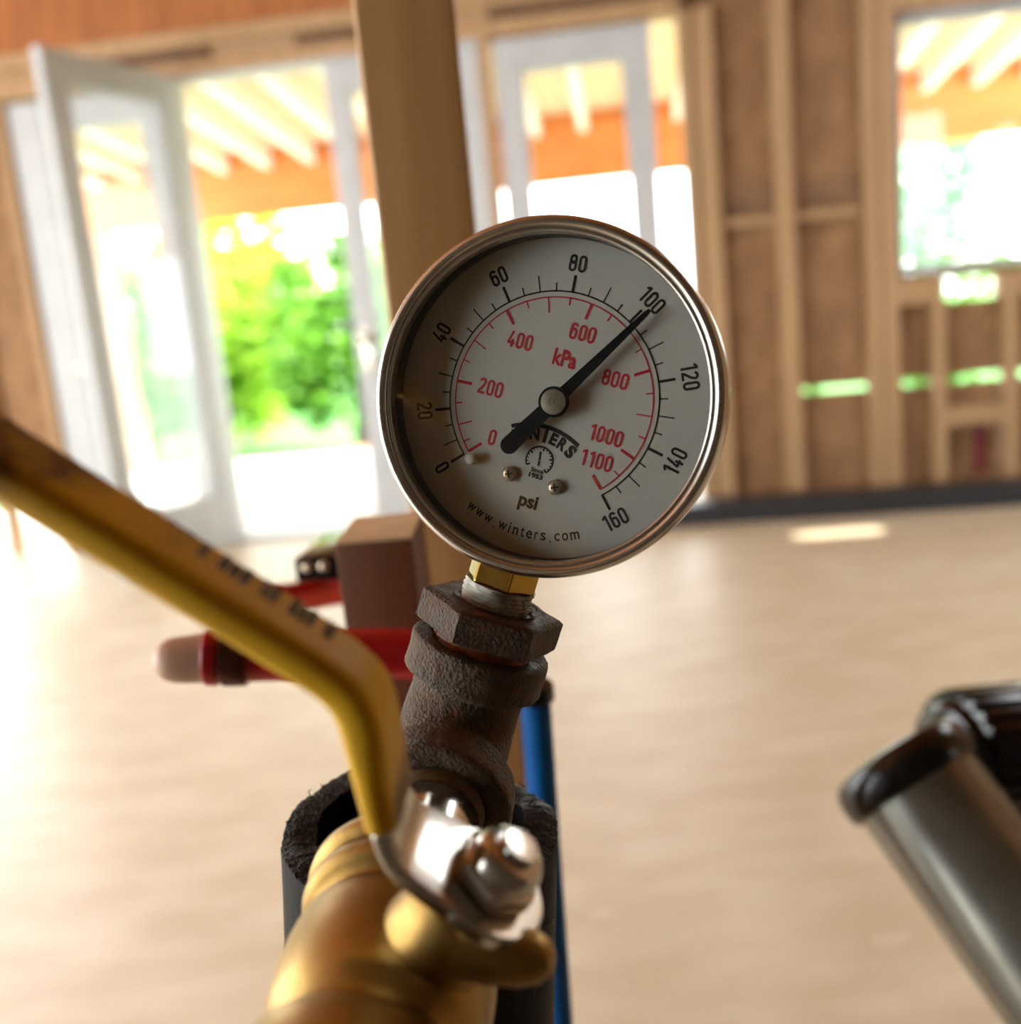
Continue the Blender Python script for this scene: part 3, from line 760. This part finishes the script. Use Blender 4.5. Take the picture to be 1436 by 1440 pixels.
# lever path in the (lever, stem) plane
LZ = HN - 1.8
def lever_path():
    ctrl = [(0, 0), (8, 0), (12.5, .2), (15.5, 1.6), (18, 4.0), (22, 8.4), (26, 12.9), (28.2, 15.2), (30.6, 16.9), (33.6, 17.8), (38, 18.1), (50, 18.3), (70, 18.4), (90, 18.4), (118, 18.4)]
    o_ = []
    for i in range(len(ctrl) - 1):
        p0 = ctrl[max(i - 1, 0)]; p1 = ctrl[i]; p2 = ctrl[i + 1]; p3 = ctrl[min(i + 2, len(ctrl) - 1)]
        for k in range(5):
            q = k / 5
            o_.append(tuple(.5 * ((2 * p1[j]) + (-p0[j] + p2[j]) * q + (2 * p0[j] - 5 * p1[j] + 4 * p2[j] - p3[j]) * q * q + (-p0[j] + 3 * p1[j] - 3 * p2[j] + p3[j]) * q ** 3) for j in (0, 1)))
    o_.append(ctrl[-1]); return o_
LP = lever_path()
SKEW = .005
def ribbon(mb, path, wfun, tfun, rc, M=None):
    vs = []; fs = []; ns = None
    for i, (s_, t_) in enumerate(path):
        a = path[max(i - 1, 0)]; c = path[min(i + 1, len(path) - 1)]
        tx, tz = c[0] - a[0], c[1] - a[1]; l_ = sqrt(tx * tx + tz * tz); tx /= l_; tz /= l_
        nx, nz = -tz, tx
        w2 = wfun(s_) / 2; t2 = tfun(s_) / 2; r = min(rc, t2 * .95, w2 * .95)
        sec = []
        for cx, cz, a0 in ((w2 - r, t2 - r, 0), (-w2 + r, t2 - r, pi / 2), (-w2 + r, -t2 + r, pi), (w2 - r, -t2 + r, 1.5 * pi)):
            for k in range(5):
                q = a0 + k * pi / 8; sec.append((cx + r * cos(q), cz + r * sin(q)))
        ns = len(sec)
        for yy, zz in sec: vs.append(((s_ + nx * zz) * mm, (yy + s_ * SKEW) * mm, (LZ + t_ + nz * zz) * mm))
    n = len(path)
    for i in range(n - 1):
        for k in range(ns):
            k2 = (k + 1) % ns; fs.append((i * ns + k, i * ns + k2, (i + 1) * ns + k2, (i + 1) * ns + k))
    fs.append(tuple(range(ns))); fs.append(tuple((n - 1) * ns + k for k in range(ns - 1, -1, -1)))
    mb.add(vs, fs, M)
def smooth(a, b, x): q = min(1, max(0, (x - a) / (b - a))); return q * q * (3 - 2 * q)
plate = MB(); ribbon(plate, [p for p in LP if p[0] < 60], lambda s_: 16 - 3.6 * smooth(6, 18, s_) - 4.4 * smooth(17.4, 19, s_), lambda s_: 2.6, .7)
plate.lathe(lm([(8.6, LZ - 1.3), (9.1, LZ - .8), (9.1, LZ + .8), (8.6, LZ + 1.3)]), 48)
lev = plate.build('lever', M_['plate'], v, angle=40)
sl = MB(); ribbon(sl, [p for p in LP if p[0] > 17.6], lambda s_: 13.2 - 3.2 * smooth(20, 34, s_), lambda s_: 4.4 + 1.5 * smooth(19, 30, s_), 2.2)
sl.build('grip_sleeve', M_['yellow'], lev, angle=50)
# worn ink marks along the top of the grip
ink = MB(); x = 37.0
for wd in (1.4, 3.8, 2.6, 4.6, 1.2, 3.6, 3.0):
    zt = LZ + 18.3 + 2.95 + .05
    for k in range(3):
        ink.box((x + wd * k / 3) * mm, (x + wd * (k + .8) / 3) * mm, (-3.2 + .4 * (k % 2)) * mm, .2 * mm, (zt - .1) * mm, zt * mm)
    x += wd + 1.5
ink.build('ink_marking', M_['grey_print'], lev, smooth=False)

# ================================================================== BLACK CUT PIPE
pc = P(592, 1160, .224); pc2 = P(594, 1440, .2325)
dn = (pc2 - pc).normalized()
BM = frame(pc, -dn, XH)
t = thing('cut_pipe', 'black plastic pipe with ragged sawn top around the elbow', 'pipe', BM)
RO, RI = .0302, .0228
def rim(a):
    # a = 0 to the right, pi/2 away from the camera (towards the wall)
    base = .0012 * sin(3 * a + 1) + .0006 * sin(9 * a)
    front = max(0, -sin(a)) ** 2
    left = max(0, cos(a - pi * .78)) ** 6
    return base - .004 * front + .001 * left
seg = 220; vs = []; fs = []
L_ = 0.74
rows_ = [(RO, -L_), (RO, -.012), (RO, None), ((RO * 2 + RI) / 3, None), ((RO + RI * 2) / 3, None), (RI, None), (RI, -.012), (RI, -L_)]
for ri, (r, h) in enumerate(rows_):
    for k in range(seg):
        a = 2 * pi * k / seg
        if h is None:
            hh = rim(a) + .00055 * mnoise.noise(Vector((cos(a) * 9, sin(a) * 9, ri * 1.7))) + .0008 * abs(mnoise.noise(Vector((cos(a) * 60, sin(a) * 60, ri * 3))))
            rr = r + .0004 * mnoise.noise(Vector((cos(a) * 30, sin(a) * 30, 5 + ri)))
            if r == RO: hh -= .0008
        else: hh = h; rr = r
        vs.append((rr * cos(a), rr * sin(a), hh))
for i in range(len(rows_) - 1):
    for k in range(seg):
        k2 = (k + 1) % seg; fs.append((i * seg + k, i * seg + k2, (i + 1) * seg + k2, (i + 1) * seg + k))
cut = [f for i, f in enumerate(fs) if 2 <= i // seg <= 4]; rest = [f for i, f in enumerate(fs) if not 2 <= i // seg <= 4]
o = MB().add(vs, rest).build('pipe_wall', M_['black_plastic'], t, angle=50)
MB().add(vs, cut).build('sawn_edge', M_['black_cut'], t, angle=60)
mb = MB()
for i in range(46):
    a = random.choice((random.uniform(1.9, 3.4), random.uniform(-.5, 1.2))); r = random.uniform(RI, RO)
    p = Vector((r * cos(a), r * sin(a), rim(a) + .0002)); d_ = Vector((random.gauss(0, 1), random.gauss(0, 1), random.uniform(.2, 1.4))).normalized() * random.uniform(.0008, .0026)
    q = p + d_ * .5 + Vector((random.gauss(0, 1), random.gauss(0, 1), random.gauss(0, 1))) * .0003
    mb.sweep([p, q, p + d_ + Vector((0, 0, -.0003))], [.00016, .00012, .00005], 5)
o = mb.build('sawn_whisker', M_['black_cut'], t); o['kind'] = 'stuff'
mb = MB()
for (u, v_), dd in (((784, 1302), .215), ((787, 1318), .215)):
    p = BM.inverted() @ P(u, v_, dd)
    a = atan2(p.y, p.x); p.x, p.y = RO * cos(a), RO * sin(a)
    for k in range(2):
        e = Vector((.0013, -.0005, random.uniform(-.0008, .0012)))
        mb.sweep([p, p + e * .6 + Vector((0, 0, .0004)), p + e], [.00014, .00012, .00006], 5)
mb.build('plastic_shaving', M_['tape'], t)

# ================================================================== RED TUBES
def tube_pts(pl): 
    out_ = []
    for i in range(len(pl) - 1):
        p0 = pl[max(i - 1, 0)]; p1 = pl[i]; p2 = pl[i + 1]; p3 = pl[min(i + 2, len(pl) - 1)]
        for k in range(8):
            q = k / 8
            out_.append(.5 * ((2 * p1) + (p2 - p0) * q + (2 * p0 - 5 * p1 + 4 * p2 - p3) * q * q + (3 * p1 - p0 - 3 * p2 + p3) * q ** 3))
    out_.append(pl[-1]); return out_
d1 = .318
e0 = P(292, 924, d1); e1 = P(560, 919, d1 + .004)
ax1 = (e0 - e1).normalized()
t = thing('red_tube', 'red tube with tan plug pointing left in front of the short stud', 'tube', Matrix.Translation(e0))
bend = [e0, e0.lerp(e1, .5), e1, P(610, 930, d1 + .004), P(628, 965, d1 + .003), P(632, 1020, d1 + .002), P(640, 1200, d1), P(650, 1500, d1)]
pp = tube_pts(bend)
last = pp[-1]; pp.append(Vector((last.x, last.y, 0.0)))
MB().sweep([p - e0 for p in pp], [.0080] * len(pp), 28).build('tube', M_['red'], t)
F1 = frame(Vector((0, 0, 0)), ax1, Vector((0, 0, 1)))
MB().lathe(lm([(8.2, -12.5), (9.1, -12.3), (9.3, -11), (9.3, -6), (9.1, -5), (8.2, -4.8)]), 36, F1).build('crimp_ring', M_['copper'], t)
MB().lathe(lm([(8.8, -3.6), (9.0, -3), (9.0, 0), (8.7, .4)]), 36, F1).build('collar', M_['red'], t)
MB().lathe(lm([(8.0, 0), (8.0, 6), (7.9, 10), (7.3, 12.5), (6.0, 14.6), (4, 15.7), (1.5, 16.1), (.1, 16.1)]), 36, F1, rfun=lambda a, h: 1 - .18 * max(0, cos(a)) * min(1, max(0, h / .008))).build('plug', M_['plug'], t)
d2 = .52
f0 = P(372, 848, d2 - .03); f1 = P(475, 830, d2)
t = thing('red_tube', 'short red tube emerging behind the left side of the short stud', 'tube', Matrix.Translation(f0))
pp = tube_pts([f0, f0.lerp(f1, .5), f1, P(505, 834, d2 + .004), P(522, 860, d2 + .006), P(528, 920, d2 + .01), P(536, 1060, d2 + .03)]); last = pp[-1]; pp.append(Vector((last.x, last.y, 0)))
MB().sweep([p - f0 for p in pp], [.0078] * len(pp), 24).build('tube', M_['red'], t)
# black bracket on the side of the short stud
c0 = P(446, 797, .47)
CMt = frame(c0, Vector((0, 0, 1)), WX)
t = thing('black_bracket', 'small black bracket with two shiny screws beside the short stud', 'bracket', CMt)
MB().box(-.0095, .012, -.004, .05, -.006, .0055).build('bracket_body', M_['black_gloss'], t, bevel=.0015)
for x in (-.0035, .0045):
    MB().lathe(lm([(2.4, 0), (2.2, .8), (1.2, 1.4), (.1, 1.5)]), 20, Matrix.Translation((x, -.004, .001)) @ Matrix.Rotation(pi / 2, 4, 'X')).build('screw_head', M_['screw'], t)

# ================================================================== BLUE TUBE
b0 = P(752, 975, .355); b1 = P(786, 1440, .39)
t = thing('blue_tube', 'upright blue tube with black cap behind the elbow', 'tube', Matrix.Translation(b0))
dB = (b1 - b0); k = (0 - b1.z) / dB.z
b2_ = b1 + dB * k
MB().sweep([Vector((0, 0, 0)), b1 - b0, b2_ - b0], [.0054, .0054, .0054], 24).build('tube', M_['blue'], t)
FB = frame(Vector((0, 0, 0)), -(b1 - b0), XH)
MB().lathe(lm([(5.7, -2.4), (6.9, -2.1), (6.9, 2.8), (6.4, 3.8), (4.7, 4.1), (.1, 4.1)]), 28, FB).build('cap', M_['black_gloss'], t)

# ================================================================== GREY PIPE WITH BLACK COUPLING
g0 = P(1284, 1100, .50); g1 = P(1480, 1362, .455)
gd = (g1 - g0).normalized()
GMt = frame(g0, gd, XH)
t = thing('grey_pipe', 'glossy grey pipe with black collar at lower right', 'pipe', GMt)
MB().lathe(lm([(32, -10), (32, 330)]), 56).build('tube', M_['zincpipe'], t)
MB().lathe(lm([(32.1, 3), (34.4, 3.6), (35.6, 2.2), (36.4, -1), (36.6, -6), (35.8, -11), (33.4, -14.6), (29, -16.6), (.1, -17)]), 64, capb=False).build('collar', M_['black_gloss'], t)
h0 = P(1395, 1062, .545)
hd = (P(1560, 1042, .56) - h0).normalized()
HM = frame(h0, hd, Vector((0, 0, 1)))
t = thing('black_coupling', 'black ribbed coupling behind the collar at right edge', 'pipe fitting', HM)
MB().lathe(lm([(.1, -30), (24, -30), (29, -28), (31, -24), (31, 60)]), 64).build('coupling_body', M_['black_gloss'], t)
MB().lathe(lm([(31, -22), (35, -21), (35.6, -16), (35.6, 20), (35, 24), (31, 25)]), 288, capa=False, capb=False, rfun=lambda a, h: 1 + .05 * (1 if int(a / (2 * pi) * 48 + .5) % 2 == 0 else -.5)).build('ribbed_ring', M_['black_gloss'], t, angle=25)
# pipe leg that carries the coupling, out of frame
MB().lathe(lm([(27, 0), (27, 560)]), 40, HM.inverted() @ Matrix.Translation(HM @ Vector((0, 0, .045))) @ Matrix.Rotation(pi, 4, 'X')).build('riser', M_['black_gloss'], t)

# dark red strip between the cripple studs
t = MB().box(1.335 * K, 1.375 * K, .07, .088, .06 * K, .262 * K).build('red_strip', M_['dark_red'], None, smooth=False); t.matrix_basis = WM
tag(t, 'dark red strip against the sheathing below the right window', 'strip')
